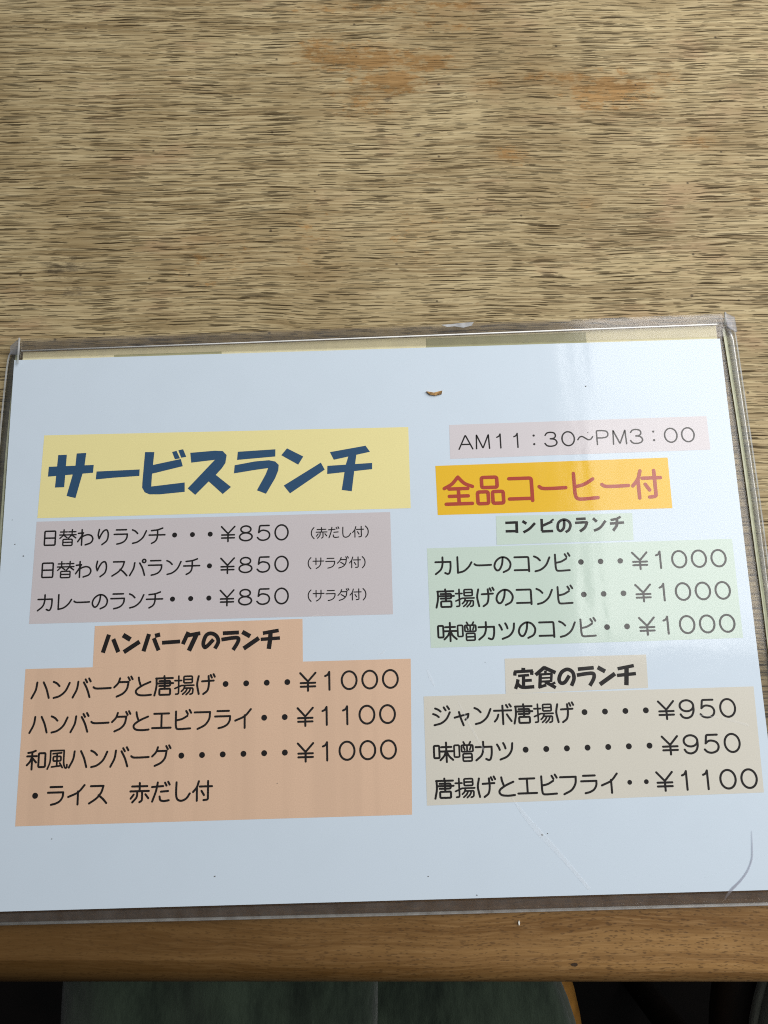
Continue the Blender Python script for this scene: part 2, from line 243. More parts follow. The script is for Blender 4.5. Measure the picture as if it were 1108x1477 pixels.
# ---------------------------------------------------------------- node helper
class NT:
    def __init__(s, name):
        s.m = bpy.data.materials.new(name)
        s.m.use_nodes = True
        s.t = s.m.node_tree
        s.t.nodes.clear()
        s.out = s.n('ShaderNodeOutputMaterial')
    def n(s, kind, **kw):
        nd = s.t.nodes.new(kind)
        for k, v in kw.items():
            setattr(nd, k, v)
        return nd
    def put(s, sock, v):
        if isinstance(v, bpy.types.NodeSocket):
            s.t.links.new(v, sock)
        elif v is not None:
            if sock.type == 'RGBA' and not isinstance(v, (int, float)) and len(v) == 3:
                v = (*v, 1)
            sock.default_value = v
    def math(s, op, a, b=None, c=None, clamp=False):
        nd = s.n('ShaderNodeMath', operation=op, use_clamp=clamp)
        for i, v in enumerate((a, b, c)):
            if v is not None:
                s.put(nd.inputs[i], v)
        return nd.outputs[0]
    def co(s):
        if not hasattr(s, '_co'):
            s._co = s.n('ShaderNodeTexCoord').outputs['Object']
        return s._co
    def xyz(s, v):
        nd = s.n('ShaderNodeSeparateXYZ'); s.put(nd.inputs[0], v)
        return nd.outputs
    def vec(s, x, y, z=0.0):
        nd = s.n('ShaderNodeCombineXYZ')
        for i, v in enumerate((x, y, z)):
            s.put(nd.inputs[i], v)
        return nd.outputs[0]
    def scaled(s, v, sc, off=(0, 0, 0)):
        nd = s.n('ShaderNodeMapping')
        s.put(nd.inputs['Vector'], v)
        nd.inputs['Scale'].default_value = sc
        nd.inputs['Location'].default_value = off
        return nd.outputs[0]
    def noise(s, v, sc=1.0, detail=2.0, rough=0.5, dist=0.0, dims='3D'):
        nd = s.n('ShaderNodeTexNoise', noise_dimensions=dims)
        s.put(nd.inputs['Vector'], v)
        nd.inputs['Scale'].default_value = sc
        nd.inputs['Detail'].default_value = detail
        nd.inputs['Roughness'].default_value = rough
        nd.inputs['Distortion'].default_value = dist
        return nd.outputs[0]
    def voronoi(s, v, sc=1.0):
        nd = s.n('ShaderNodeTexVoronoi', feature='F1', voronoi_dimensions='2D')
        s.put(nd.inputs['Vector'], v)
        nd.inputs['Scale'].default_value = sc
        return nd.outputs['Distance'], nd.outputs['Color']
    def remap(s, v, a, b, c=0.0, d=1.0, smooth=True):
        nd = s.n('ShaderNodeMapRange', clamp=True)
        if smooth:
            nd.interpolation_type = 'SMOOTHSTEP'
        s.put(nd.inputs['Value'], v)
        for i, x in zip((1, 2, 3, 4), (a, b, c, d)):
            s.put(nd.inputs[i], x)
        return nd.outputs['Result']
    def mix(s, f, a, b, mode='MIX'):
        nd = s.n('ShaderNodeMix', data_type='RGBA', blend_type=mode, clamp_factor=True)
        s.put(nd.inputs[0], f); s.put(nd.inputs[6], a); s.put(nd.inputs[7], b)
        return nd.outputs[2]
    def bump(s, h, dist=0.001, strength=1.0):
        nd = s.n('ShaderNodeBump')
        nd.inputs['Strength'].default_value = strength
        nd.inputs['Distance'].default_value = dist
        s.put(nd.inputs['Height'], h)
        return nd.outputs[0]
    def principled(s, **kw):
        nd = s.n('ShaderNodeBsdfPrincipled')
        for k, v in kw.items():
            s.put(nd.inputs[k.replace('_', ' ')], v)
        s.t.links.new(nd.outputs[0], s.out.inputs['Surface'])
        return nd
    def blobs(s, v, items, edge=0.55, outer=1.25):
        """union of soft elliptical spots (x, y, rx, ry, strength)"""
        tot = None
        for x, y, rx, ry, k in items:
            sep = s.xyz(v)
            dx = s.math('MULTIPLY', s.math('SUBTRACT', sep[0], x), 1 / rx)
            dy = s.math('MULTIPLY', s.math('SUBTRACT', sep[1], y), 1 / ry)
            r = s.math('SQRT', s.math('ADD', s.math('MULTIPLY', dx, dx), s.math('MULTIPLY', dy, dy)))
            f = s.remap(r, outer, edge, 0.0, k)
            tot = f if tot is None else s.math('MAXIMUM', tot, f)
        return tot

# ---------------------------------------------------------------- materials
def worn_oak():
    t = NT('worn_oak_veneer')
    co = t.co()
    p = t.xyz(co)
    wob = t.noise(t.scaled(co, (14, 22, 1)), 1, 2)
    wob2 = t.noise(t.scaled(co, (70, 90, 1)), 1, 2)
    y = t.math('ADD', p[1], t.math('MULTIPLY', t.math('SUBTRACT', wob, 0.5), 0.0050))
    y = t.math('ADD', y, t.math('MULTIPLY', t.math('SUBTRACT', wob2, 0.5), 0.0008))
    v = t.vec(p[0], y, 0.0)
    # how open the grain is, in bands and patches
    dens = t.noise(t.scaled(v, (9, 30, 1), (3, 1, 0)), 1, 3, 0.6)
    densr = t.remap(p[0], 0.0, 0.33, -0.03, 0.05, False)
    dens = t.math('ADD', dens, densr)
    def dashes(sx, sy, lo, hi, off):
        d, c = t.voronoi(t.scaled(v, (sx, sy, 1), off))
        cs = t.n('ShaderNodeSeparateColor'); t.put(cs.inputs[0], c)
        size = t.remap(cs.outputs[0], 0.15, 1.0, lo, hi, False)
        size = t.math('MULTIPLY', size, t.remap(dens, 0.30, 0.70, 0.86, 1.14, False))
        a = t.math('DIVIDE', d, t.math('MAXIMUM', size, 0.02))
        f = t.remap(a, 1.0, 0.6, 0.0, 1.0)
        return t.math('MULTIPLY', f, t.remap(cs.outputs[1], 0.0, 0.6, 0.55, 1.0, False))
    d1 = dashes(26, 680, 0.05, 0.25, (0, 0, 0))
    d2 = dashes(42, 900, 0.05, 0.27, (5.3, 2.1, 0))
    d3 = dashes(18, 1100, 0.05, 0.25, (9.1, 7.7, 0))
    d4 = dashes(85, 1200, 0.03, 0.28, (2.7, 5.9, 0))
    n2 = t.noise(t.scaled(v, (45, 1500, 1), (4, 4, 0)), 1, 2, 0.6)
    s2 = t.remap(n2, 0.58, 0.74, 0.0, 0.5)
    streak = t.math('MAXIMUM', t.math('MAXIMUM', d1, t.math('MULTIPLY', d2, 0.95)), t.math('MAXIMUM', t.math('MULTIPLY', d3, 0.8), t.math('MULTIPLY', d4, 0.75)))
    streak = t.math('MAXIMUM', streak, s2)
    # base tone
    tone = t.noise(t.scaled(v, (9, 95, 1), (1, 9, 0)), 1, 4, 0.65)
    col = t.mix(t.remap(tone, 0.34, 0.66), (0.258, 0.186, 0.088), (0.415, 0.325, 0.174))
    fib = t.noise(t.scaled(v, (24, 1000, 1)), 1, 3, 0.65)
    col = t.mix(t.remap(fib, 0.42, 0.66, 0.0, 0.8), col, (0.565, 0.462, 0.268))
    col = t.mix(t.remap(fib, 0.46, 0.34, 0.0, 0.45), col, (0.20, 0.14, 0.068))
    big = t.noise(t.scaled(co, (16, 16, 1), (2, 5, 0)), 1, 3, 0.6)
    col = t.mix(t.remap(big, 0.48, 0.72, 0.0, 0.5), col, (0.25, 0.175, 0.080))
    rosy = t.noise(t.scaled(co, (22, 40, 1), (8, 3, 0)), 1, 3, 0.6)
    col = t.mix(t.remap(rosy, 0.54, 0.72, 0.0, 0.4), col, (0.40, 0.25, 0.14))
    # leftover varnish: orange brown islands with ragged edges
    rag = t.noise(t.scaled(v, (70, 240, 1), (6, 2, 0)), 1, 5, 0.72)
    vm = t.blobs(co, STAINS, 0.0, 2.4)
    warm = t.math('MULTIPLY', vm, t.remap(t.noise(t.scaled(co, (60, 90, 1), (1, 8, 0)), 1, 4, 0.7), 0.3, 0.62, 0.1, 0.75))
    col = t.mix(warm, col, (0.34, 0.205, 0.082))
    rag2 = t.noise(t.scaled(co, (190, 330, 1), (3, 2, 0)), 1, 5, 0.72)
    rag = t.math('MULTIPLY_ADD', rag2, 0.5, t.math('MULTIPLY', rag, 0.5))
    rag = t.math('MULTIPLY_ADD', rag, 2.6, -0.8)
    vm = t.remap(t.math('ADD', t.math('MULTIPLY', vm, 0.62), rag), 0.78, 1.04, 0.0, 0.8)
    vcol = t.mix(t.remap(tone, 0.35, 0.65), (0.225, 0.115, 0.030), (0.40, 0.225, 0.08))
    col = t.mix(vm, col, vcol)
    dm = t.blobs(co, DARK_MARKS, 0.0, 1.6)
    dm = t.remap(t.math('ADD', t.math('MULTIPLY', dm, 0.7), rag), 0.85, 1.3, 0.0, 0.75)
    col = t.mix(dm, col, (0.085, 0.065, 0.042))
    # stray dark flecks
    fd, fc = t.voronoi(t.scaled(co, (55, 62, 1)))
    fs = t.n('ShaderNodeSeparateColor'); t.put(fs.inputs[0], fc)
    fl = t.math('MULTIPLY', t.remap(t.math('ADD', fd, t.math('MULTIPLY', rag2, 0.08)), 0.085, 0.05), t.math('GREATER_THAN', fs.outputs[0], 0.82))
    col = t.mix(t.math('MULTIPLY', fl, 0.8), col, (0.05, 0.035, 0.02))
    st = t.math('MULTIPLY', streak, t.math('SUBTRACT', 1.0, t.math('MULTIPLY', vm, 0.72)))
    col = t.mix(t.math('MULTIPLY', st, 0.90), col, (0.032, 0.020, 0.009))
    h = t.math('SUBTRACT', t.math('MULTIPLY', fib, 0.3), st)
    t.principled(Base_Color=col, Roughness=t.remap(tone, 0.3, 0.7, 0.6, 0.75), Specular_IOR_Level=t.math('MULTIPLY_ADD', st, -0.2, 0.25),
                 Normal=t.bump(h, 0.0005, 0.8))
    return t.m

def beech_lipping():
    t = NT('varnished_wood_lipping')
    co = t.co()
    p = t.xyz(co)
    wob = t.noise(t.scaled(co, (9, 26, 26), (1, 3, 0)), 1, 3)
    y = t.math('ADD', p[1], t.math('MULTIPLY', t.math('SUBTRACT', wob, 0.5), 0.014))
    v = t.vec(p[0], y, p[2])
    band = t.noise(t.scaled(v, (6, 230, 60)), 1, 3, 0.6)
    col = t.mix(t.remap(band, 0.3, 0.7), (0.155, 0.072, 0.018), (0.31, 0.170, 0.058))
    fine = t.noise(t.scaled(v, (80, 1400, 300)), 1, 2, 0.6)
    col = t.mix(t.remap(fine, 0.4, 0.75, 0, 0.4), col, (0.43, 0.26, 0.11))
    def fl(sx, sy, lo, hi, off):
        d, c = t.voronoi(t.scaled(v, (sx, sy, 1), off))
        cs = t.n('ShaderNodeSeparateColor'); t.put(cs.inputs[0], c)
        return t.remap(t.math('DIVIDE', d, t.math('MAXIMUM', t.remap(cs.outputs[0], 0.2, 1, lo, hi, False), 0.02)), 1.0, 0.4)
    f = t.math('MAXIMUM', fl(210, 900, 0.0, 0.36, (0, 0, 0)), t.math('MAXIMUM', fl(150, 1100, 0.0, 0.34, (3.1, 4.7, 0)), fl(300, 1000, 0.0, 0.36, (8.8, 1.7, 0))))
    f = t.math('MULTIPLY', f, t.remap(t.noise(t.scaled(co, (700, 1500, 300)), 1, 2), 0.35, 0.55, 0.25, 1.0))
    col = t.mix(t.math('MULTIPLY', f, 0.66), col, (0.07, 0.035, 0.013))
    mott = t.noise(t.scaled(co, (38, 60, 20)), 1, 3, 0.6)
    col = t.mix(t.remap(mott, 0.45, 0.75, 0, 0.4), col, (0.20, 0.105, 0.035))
    worn = t.math('ADD', p[0], t.math('MULTIPLY', t.math('SUBTRACT', mott, 0.5), 0.12))  # x position shifted by the mottle, drives the darker colour towards the left
    col = t.mix(t.remap(worn, 0.27, 0.02, 0.0, 0.82), col, (0.085, 0.042, 0.010))  # lipping colour gets darker towards the left, shifted by the mottle
    t.principled(Base_Color=col, Roughness=0.42, Specular_IOR_Level=0.4,
                 Normal=t.bump(fine, 0.0002, 0.3))
    return t.m

def film_normal(t):
    """the clear film pulled over the print is not quite flat: long soft ripples"""
    co = t.co()
    a = t.noise(t.scaled(co, (38, 5, 1)), 1, 2, 0.5)
    b = t.noise(t.scaled(co, (160, 120, 1)), 1, 2, 0.5)
    h = t.math('ADD', a, t.math('MULTIPLY', b, 0.05))
    return t.bump(h, 0.0012, 0.55)

def printed(name, color, grain=0.06, stripes=0.0):
    """paper or printed colour under the clear film: the film is a clear coat"""
    t = NT(name)
    co = t.co()
    n = t.noise(t.scaled(co, (2200, 2200, 1)), 1, 2, 0.6)
    n2 = t.noise(t.scaled(co, (45, 45, 1)), 1, 3, 0.6)
    dark = tuple(c * (1 - 1.1 * grain) for c in color)
    lite = tuple(min(1, c * (1 + 0.7 * grain)) for c in color)
    col = t.mix(t.remap(n, 0.3, 0.7, 0, 1, False), dark, lite)
    col = t.mix(t.remap(n2, 0.4, 0.7, 0, 0.22), col, tuple(c * 0.93 for c in color))
    if stripes:
        s = t.noise(t.scaled(co, (160, 2, 1)), 1, 1)
        col = t.mix(t.remap(s, 0.45, 0.7, 0, stripes), col, tuple(c * 0.85 for c in color))
    t.principled(Base_Color=col, Roughness=0.6, Specular_IOR_Level=0.2, Coat_Weight=1.0,
                 Coat_Roughness=t.remap(t.noise(t.scaled(co, (25, 25, 1)), 1, 3), 0.35, 0.7, 0.08, 0.17),
                 Coat_IOR=1.42, Coat_Normal=film_normal(t))
    return t.m

def plastic(name, tint, gloss=0.07, rough=0.08, milk=0.0, milk_col=(0.8, 0.82, 0.84)):
    t = NT(name)
    tr = t.n('ShaderNodeBsdfTransparent'); t.put(tr.inputs['Color'], tint)
    gl = t.n('ShaderNodeBsdfGlossy'); gl.inputs['Roughness'].default_value = rough
    t.put(gl.inputs['Normal'], t.bump(t.noise(t.scaled(t.co(), (40, 14, 14)), 1, 1), 0.0004, 0.12))
    lw = t.n('ShaderNodeLayerWeight'); lw.inputs['Blend'].default_value = 0.25
    f = t.math('MULTIPLY_ADD', lw.outputs['Fresnel'], 0.4, gloss, clamp=True)
    mx = t.n('ShaderNodeMixShader'); t.put(mx.inputs[0], f)
    t.t.links.new(tr.outputs[0], mx.inputs[1]); t.t.links.new(gl.outputs[0], mx.inputs[2])
    last = mx
    if milk:
        df = t.n('ShaderNodeBsdfDiffuse'); t.put(df.inputs['Color'], milk_col)
        m2 = t.n('ShaderNodeMixShader')
        t.put(m2.inputs[0], t.math('MULTIPLY', t.remap(t.noise(t.scaled(t.co(), (220, 160, 160)), 1, 3), 0.3, 0.7, 0.6, 1.3, False), milk, clamp=True))
        t.t.links.new(mx.outputs[0], m2.inputs[1]); t.t.links.new(df.outputs[0], m2.inputs[2])
        last = m2
    t.t.links.new(last.outputs[0], t.out.inputs['Surface'])
    return t.m

def plain(name, color, rough=0.6, var=0.2, sc=200.0, spec=0.3):
    t = NT(name)
    n = t.noise(t.scaled(t.co(), (sc, sc, sc)), 1, 3, 0.6)
    col = t.mix(t.remap(n, 0.3, 0.7), tuple(c * (1 - var) for c in color), tuple(min(1, c * (1 + var)) for c in color))
    t.principled(Base_Color=col, Roughness=rough, Specular_IOR_Level=spec)
    return t.m

def velour(name, lo, hi):
    t = NT(name)
    co = t.co()
    a = t.noise(t.scaled(co, (26, 9, 20)), 1, 4, 0.62)
    b = t.noise(t.scaled(co, (160, 50, 120)), 1, 3, 0.7)
    f = t.math('ADD', t.math('MULTIPLY', a, 0.65), t.math('MULTIPLY', b, 0.35))
    col = t.mix(t.remap(f, 0.30, 0.70), lo, hi)
    weave = t.noise(t.scaled(co, (900, 700, 900)), 1, 2, 0.6)
    nd = t.principled(Base_Color=col, Roughness=0.9, Specular_IOR_Level=0.1,
                      Normal=t.bump(t.math('ADD', weave, t.math('MULTIPLY', b, 1.5)), 0.0008, 0.7))
    t.put(nd.inputs['Sheen Weight'], 0.25)
    return t.m

M = {
    'oak': worn_oak(),
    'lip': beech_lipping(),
    'paper': printed('white_paper_under_film', (0.635, 0.735, 0.835), 0.02),
    'cream': plain('cream_paper', (0.85, 0.79, 0.53), 0.6, 0.05, 120),
    'khaki': plain('khaki_print', (0.44, 0.43, 0.26), 0.6, 0.05, 120),
    'yellow': printed('pale_yellow_print', (0.85, 0.765, 0.36), 0.05),
    'lavender': printed('grey_lavender_print', (0.60, 0.555, 0.57), 0.06),
    'peach': printed('peach_print', (0.73, 0.505, 0.355), 0.07, 0.35),
    'gold': printed('golden_yellow_print', (0.82, 0.50, 0.02), 0.05),
    'green': printed('pale_green_print', (0.58, 0.70, 0.62), 0.06),
    'beige': printed('beige_print', (0.67, 0.645, 0.565), 0.05),
    'time': printed('pale_grey_pink_print', (0.66, 0.62, 0.645), 0.05),
    'ink': printed('black_ink', (0.008, 0.006, 0.006), 0.1),
    'red': printed('red_ink', (0.42, 0.055, 0.03), 0.08),
    'navy': printed('navy_ink', (0.022, 0.075, 0.16), 0.1),
    'film': plastic('clear_film', (0.905, 0.895, 0.88), 0.015, 0.14, 0.02),
    'film_dark': plastic('clear_channel_plastic', (0.84, 0.85, 0.81), 0.02, 0.3, 0.04),
    'weld': plastic('pale_weld_plastic', (0.8, 0.82, 0.80), 0.02, 0.45, 0.28),
    'tab': plastic('bluish_clear_tab', (0.74, 0.75, 0.80), 0.03, 0.3, 0.10),
    'edge_glint': plain('white_edge_glint', (0.85, 0.85, 0.83), 0.5, 0.04, 300),  # painted highlight colour for the bright line on the film edge
    'dark_leg': plain('dark_stained_wood', (0.012, 0.007, 0.004), 0.6, 0.3, 60),
    'welt': plain('cream_welt', (0.52, 0.53, 0.38), 0.4, 0.1, 300),
    'scuff': plastic('white_scuff_and_glint', (1, 1, 1), -1.0, 0.3, 0.16, (0.95, 0.96, 0.97)),
    'scratch': plastic('grey_scratch', (0.86, 0.85, 0.88), 0.02, 0.3, 0.3, (0.45, 0.45, 0.5)),
    'chip': plastic('torn_film', (0.7, 0.72, 0.74), 0.1, 0.2, 0.45),
    'crumb': plain('brown_crumb', (0.36, 0.21, 0.08), 0.7, 0.6, 900),
    'speck': plain('grey_speck', (0.12, 0.115, 0.11), 0.7, 0.3, 900),
    'white_fleck': plain('white_fleck', (0.8, 0.78, 0.72), 0.6, 0.1, 500),
    'knot': plain('dark_knot', (0.035, 0.02, 0.01), 0.6, 0.3, 800),
    'seat': velour('mottled_green_velour', (0.014, 0.022, 0.016), (0.058, 0.083, 0.056)),
    'piping': velour('grey_green_piping', (0.05, 0.06, 0.05), (0.10, 0.115, 0.09)),
    'seat_grey': velour('grey_green_velour', (0.05, 0.055, 0.045), (0.085, 0.09, 0.075)),
    'chairwood': plain('amber_varnished_wood', (0.36, 0.17, 0.035), 0.35, 0.2, 60, 0.5),
    'floor': plain('dark_brown_floor', (0.004, 0.0026, 0.002), 0.9, 0.5, 14),
}

# ---------------------------------------------------------------- object helpers
def tag(o, label=None, cat=None, group=None, kind=None):
    if label: o['label'] = label
    if cat: o['category'] = cat
    if group: o['group'] = group
    if kind: o['kind'] = kind
    return o

def empty(name, loc, rz=0.0):
    o = bpy.data.objects.new(name, None)
    COL.objects.link(o)
    o.location = loc
    o.rotation_euler = (0, 0, rz)
    o.empty_display_size = 0.02
    return o

def build(name, verts, faces, mat, parent=None, smooth=False):
    me = bpy.data.meshes.new(name)
    me.from_pydata(verts, [], faces)
    me.validate()
    me.update()
    if mat: me.materials.append(mat)
    if smooth:
        for p in me.polygons: p.use_smooth = True
    o = bpy.data.objects.new(name, me)
    COL.objects.link(o)
    if parent: o.parent = parent
    return o

def build_bm(name, bm, mat, parent=None, smooth=False):
    bmesh.ops.recalc_face_normals(bm, faces=bm.faces)
    me = bpy.data.meshes.new(name)
    bm.to_mesh(me); bm.free()
    me.materials.append(mat)
    if smooth:
        for p in me.polygons: p.use_smooth = True
    o = bpy.data.objects.new(name, me)
    COL.objects.link(o)
    if parent: o.parent = parent
    return o

def bm_slab(bm, pts, z0, z1):
    """closed prism over a polygon"""
    a = [bm.verts.new((x, y, z0)) for x, y in pts]
    b = [bm.verts.new((x, y, z1)) for x, y in pts]
    bm.faces.new(list(reversed(a))); bm.faces.new(b)
    n = len(pts)
    for i in range(n):
        bm.faces.new((a[i], a[(i + 1) % n], b[(i + 1) % n], b[i]))

def slab(name, pts, z0, z1, mat, parent=None, bevel=0.0):
    bm = bmesh.new()
    bm_slab(bm, pts, z0, z1)
    if bevel:
        bmesh.ops.bevel(bm, geom=bm.edges[:], offset=bevel, segments=2, affect='EDGES')
    return build_bm(name, bm, mat, parent)

def mm(p):
    return [(x / 1000, y / 1000) for x, y in p]

def smooth_path(pts, steps=7):
    """Catmull-Rom through the points"""
    if len(pts) < 3: return list(pts)
    P = [Vector(p) for p in pts]
    P = [P[0] * 2 - P[1]] + P + [P[-1] * 2 - P[-2]]
    out = []
    for i in range(1, len(P) - 2):
        for k in range(steps):
            t = k / steps
            a, b, c, d = P[i - 1], P[i], P[i + 1], P[i + 2]
            out.append(0.5 * ((2 * b) + (c - a) * t + (2 * a - 5 * b + 4 * c - d) * t * t + (3 * b - a - 3 * c + d) * t ** 3))
    out.append(P[-2])
    return [tuple(v) for v in out]

def fillet(pts, r, closed=False):
    """round the corners of a polyline"""
    P = [Vector(p) for p in pts]
    n = len(P)
    out = []
    for i in range(n):
        if not closed and i in (0, n - 1):
            out.append(tuple(P[i])); continue
        a, b, c = P[i - 1], P[i], P[(i + 1) % n]
        u, v = (a - b), (c - b)
        k = min(r, u.length * 0.45, v.length * 0.45)
        s, e = b + u.normalized() * k, b + v.normalized() * k
        for j in range(5):
            t = j / 4
            out.append(tuple((1 - t) ** 2 * s + 2 * t * (1 - t) * b + t * t * e))
    return out

def ribbon(path, w, closed=False, cap=True):
    """flat stroke of width w along a 2D path: one outline, mitred, round or flat ends -> (verts2d, faces)"""
    P = []
    for p in path:
        v = Vector(p[:2])
        if not P or (v - P[-1]).length > 1e-6: P.append(v)
    if closed and (P[0] - P[-1]).length < 1e-6: P.pop()
    n = len(P)
    L, R = [], []
    for i in range(n):
        if closed: d0, d1 = P[i] - P[i - 1], P[(i + 1) % n] - P[i]
        else:
            d0 = P[i] - P[i - 1] if i else P[1] - P[0]
            d1 = P[i + 1] - P[i] if i < n - 1 else P[-1] - P[-2]
        d0, d1 = d0.normalized(), d1.normalized()
        t = d0 + d1
        t = d1 if t.length < 1e-4 else t.normalized()
        nrm = Vector((-t.y, t.x))
        k = 1 / max(0.55, nrm.dot(Vector((-d1.y, d1.x))))
        L.append(P[i] + nrm * (w / 2 * k)); R.append(P[i] - nrm * (w / 2 * k))
    verts = [tuple(v) for v in L] + [tuple(v) for v in R]
    faces = []
    for i in range(n if closed else n - 1):
        j = (i + 1) % n
        faces.append((i, n + i, n + j, j))
    if cap and not closed:
        for end, at, d in ((0, P[0], P[0] - P[1]), (n - 1, P[-1], P[-1] - P[-2])):
            d = d.normalized(); nrm = Vector((-d.y, d.x))
            idx = []
            for k in range(1, 8):
                a = math.pi * k / 8
                verts.append(tuple(at + nrm * (math.cos(a) * w / 2) + d * (math.sin(a) * w / 2)))
                idx.append(len(verts) - 1)
            first, last = (n + end, end) if end == 0 else (end, n + end)
            # nrm at the start points the other way round, so order by distance
            if (Vector(verts[first]) - Vector(verts[idx[0]])).length > (Vector(verts[last]) - Vector(verts[idx[0]])).length:
                first, last = last, first
            faces.append(tuple([first] + idx + [last]))
    return verts, faces

def face_up(V, F):
    out = []
    for f in F:
        a = 0.0
        for i in range(len(f)):
            p, q = V[f[i]], V[f[(i + 1) % len(f)]]
            a += p[0] * q[1] - q[0] * p[1]
        out.append(f if a > 0 else tuple(reversed(f)))
    return out

class Ink:
    """collects flat strokes for ONE lettering mesh; every stroke lies a few microns above the one before"""
    def __init__(s, z): s.v, s.f, s.z, s.k = [], [], z, 0
    def add(s, V, F):
        F = face_up(V, F)
        b = len(s.v); z = s.z + (s.k % 12) * 2.5e-6; s.k += 1
        s.v += [(x, y, z) for x, y in V]
        s.f += [tuple(i + b for i in f) for f in F]
    def done(s, name, mat, parent): return build(name, s.v, s.f, mat, parent)

def disc(x, y, rx, ry, n=28):
    return [(x + rx * math.cos(2 * math.pi * i / n), y + ry * math.sin(2 * math.pi * i / n)) for i in range(n)]

def write(ink, text, a, b, weight):
    weight *= 1.18
    """text between the centres of its first and last character (sheet mm)"""
    A, B = Vector(a) / 1000, Vector(b) / 1000
    n = len(text)
    step = (B - A) / max(1, n - 1)
    em = step.length
    ux = step.normalized(); uy = Vector((ux.y, -ux.x))     # uy points down the page
    for i, ch in enumerate(text):
        c = A + step * i
        def T(p): 
            q = c + ux * ((p[0] - 50) / 100 * em) + uy * ((p[1] - 50) / 100 * em)
            return (q.x, q.y)
        w = weight / 100 * em
        for st in GLYPHS[ch]:
            k = st[0]
            ww = w * (0.86 if len(GLYPHS[ch]) > 7 else 1.0)
            if k == 'c': ink.add(*ribbon([T(p) for p in smooth_path(st[1:])], ww))
            elif k == 'p': ink.add(*ribbon([T(p) for p in fillet(st[1:], 7)], ww))
            elif k == 'r':
                x0, y0, x1, y1 = st[1:]
                ink.add(*ribbon([T(p) for p in fillet([(x0, y0), (x1, y0), (x1, y1), (x0, y1)], 6, True)], ww, True))
            elif k == 'o': ink.add(*ribbon([T(p) for p in disc(st[1], st[2], st[3], st[4], 36)], ww, True))
            elif k == 'd':
                V = [T(p) for p in disc(st[1], st[2], st[3], st[3])]
                ink.add(V, [tuple(range(len(V)))])

def tube(name, pts, r, mat, parent=None, sides=8, flat=1.0):
    """round bar along a 3D path"""
    P = [Vector(p) for p in pts]
    V, F = [], []
    n = len(P)
    for i in range(n):
        t = (P[min(i + 1, n - 1)] - P[max(i - 1, 0)]).normalized()
        s = t.cross(Vector((0, 0, 1))).normalized(); u = s.cross(t)
        for k in range(sides):
            a = 2 * math.pi * k / sides
            V.append(tuple(P[i] + s * (r * math.cos(a)) + u * (r * flat * math.sin(a))))
    for i in range(n - 1):
        for k in range(sides):
            F.append((i * sides + k, i * sides + (k + 1) % sides, (i + 1) * sides + (k + 1) % sides, (i + 1) * sides + k))
    F.append(tuple(reversed(range(sides)))); F.append(tuple(range((n - 1) * sides, n * sides)))
    return build(name, V, F, mat, parent, True)

# ---------------------------------------------------------------- setting: floor
tag(build('floor', [(-3, -3, 0), (3, -3, 0), (3, 3, 0), (-3, 3, 0)], [(0, 1, 2, 3)], M['floor']), kind='structure')

# ---------------------------------------------------------------- table
YE = -0.2425                                # outer face of the lipping
table = empty('dining_table', (0.15, 0.12, 0))
tag(table, 'worn oak dining table with open weathered grain and a varnished rounded front edge', 'table')
def at_table(o):
    o.parent = table
    o.location = (-0.15, -0.12, 0)
    return o
X0, X1, Y1 = -0.42, 0.75, 0.52
at_table(slab('table_top', [(X0, YE + 0.045), (X1, YE + 0.045), (X1, Y1), (X0, Y1)], TZ - 0.026, TZ, M['oak']))
# lipping with a rounded nose, swept along the edge
prof = [(YE + 0.0448, TZ - 0.0003)]
R = 0.011
for k in range(9):
    a = math.pi / 2 + math.pi / 2 * k / 8
    prof.append((YE + R + R * math.cos(a), TZ - 0.0003 - R + R * math.sin(a)))
for k in range(7):
    a = math.pi + math.pi / 2 * k / 6
    prof.append((YE + 0.006 + 0.006 * math.cos(a), TZ - 0.024 + 0.006 * math.sin(a)))
prof.append((YE + 0.0448, TZ - 0.030))
V = [(x, y, z) for x in (X0, X1) for y, z in prof]
n = len(prof)
F = [(i, (i + 1) % n, n + (i + 1) % n, n + i) for i in range(n)] + [tuple(range(n)), tuple(reversed(range(n, 2 * n)))]
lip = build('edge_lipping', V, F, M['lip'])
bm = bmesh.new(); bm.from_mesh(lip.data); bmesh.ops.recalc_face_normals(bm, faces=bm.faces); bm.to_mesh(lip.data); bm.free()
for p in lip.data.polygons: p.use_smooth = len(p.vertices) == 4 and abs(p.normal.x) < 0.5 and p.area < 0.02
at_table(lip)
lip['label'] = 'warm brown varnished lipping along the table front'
def ragged(name, x, y, z, rx, ry, mat, seed, h=0.0004):
    rnd = random.Random(seed)
    pts = [(x + rx * math.cos(a) * rnd.uniform(.6, 1.1), y + ry * math.sin(a) * rnd.uniform(.6, 1.1)) for a in [2 * math.pi * i / 11 for i in range(11)]]
    return slab(name, pts, z - 0.0002, z + h, mat)
kx, ky = MARKS['knot']
at_table(ragged('knot', kx, ky, TZ - 0.0028, 0.0016, 0.0009, M['knot'], 3))
kx, ky = MARKS['knot2']
at_table(ragged('knot', kx, ky, TZ - 0.0005, 0.0013, 0.0006, M['knot'], 5, 0.0003))
kx, ky = MARKS['fleck']
tag(ragged('paint_fleck', kx, ky, TZ - 0.0002, 0.0004, 0.0009, M['white_fleck'], 4), 'tiny white fleck stuck to the varnished table edge below the menu', 'fleck')

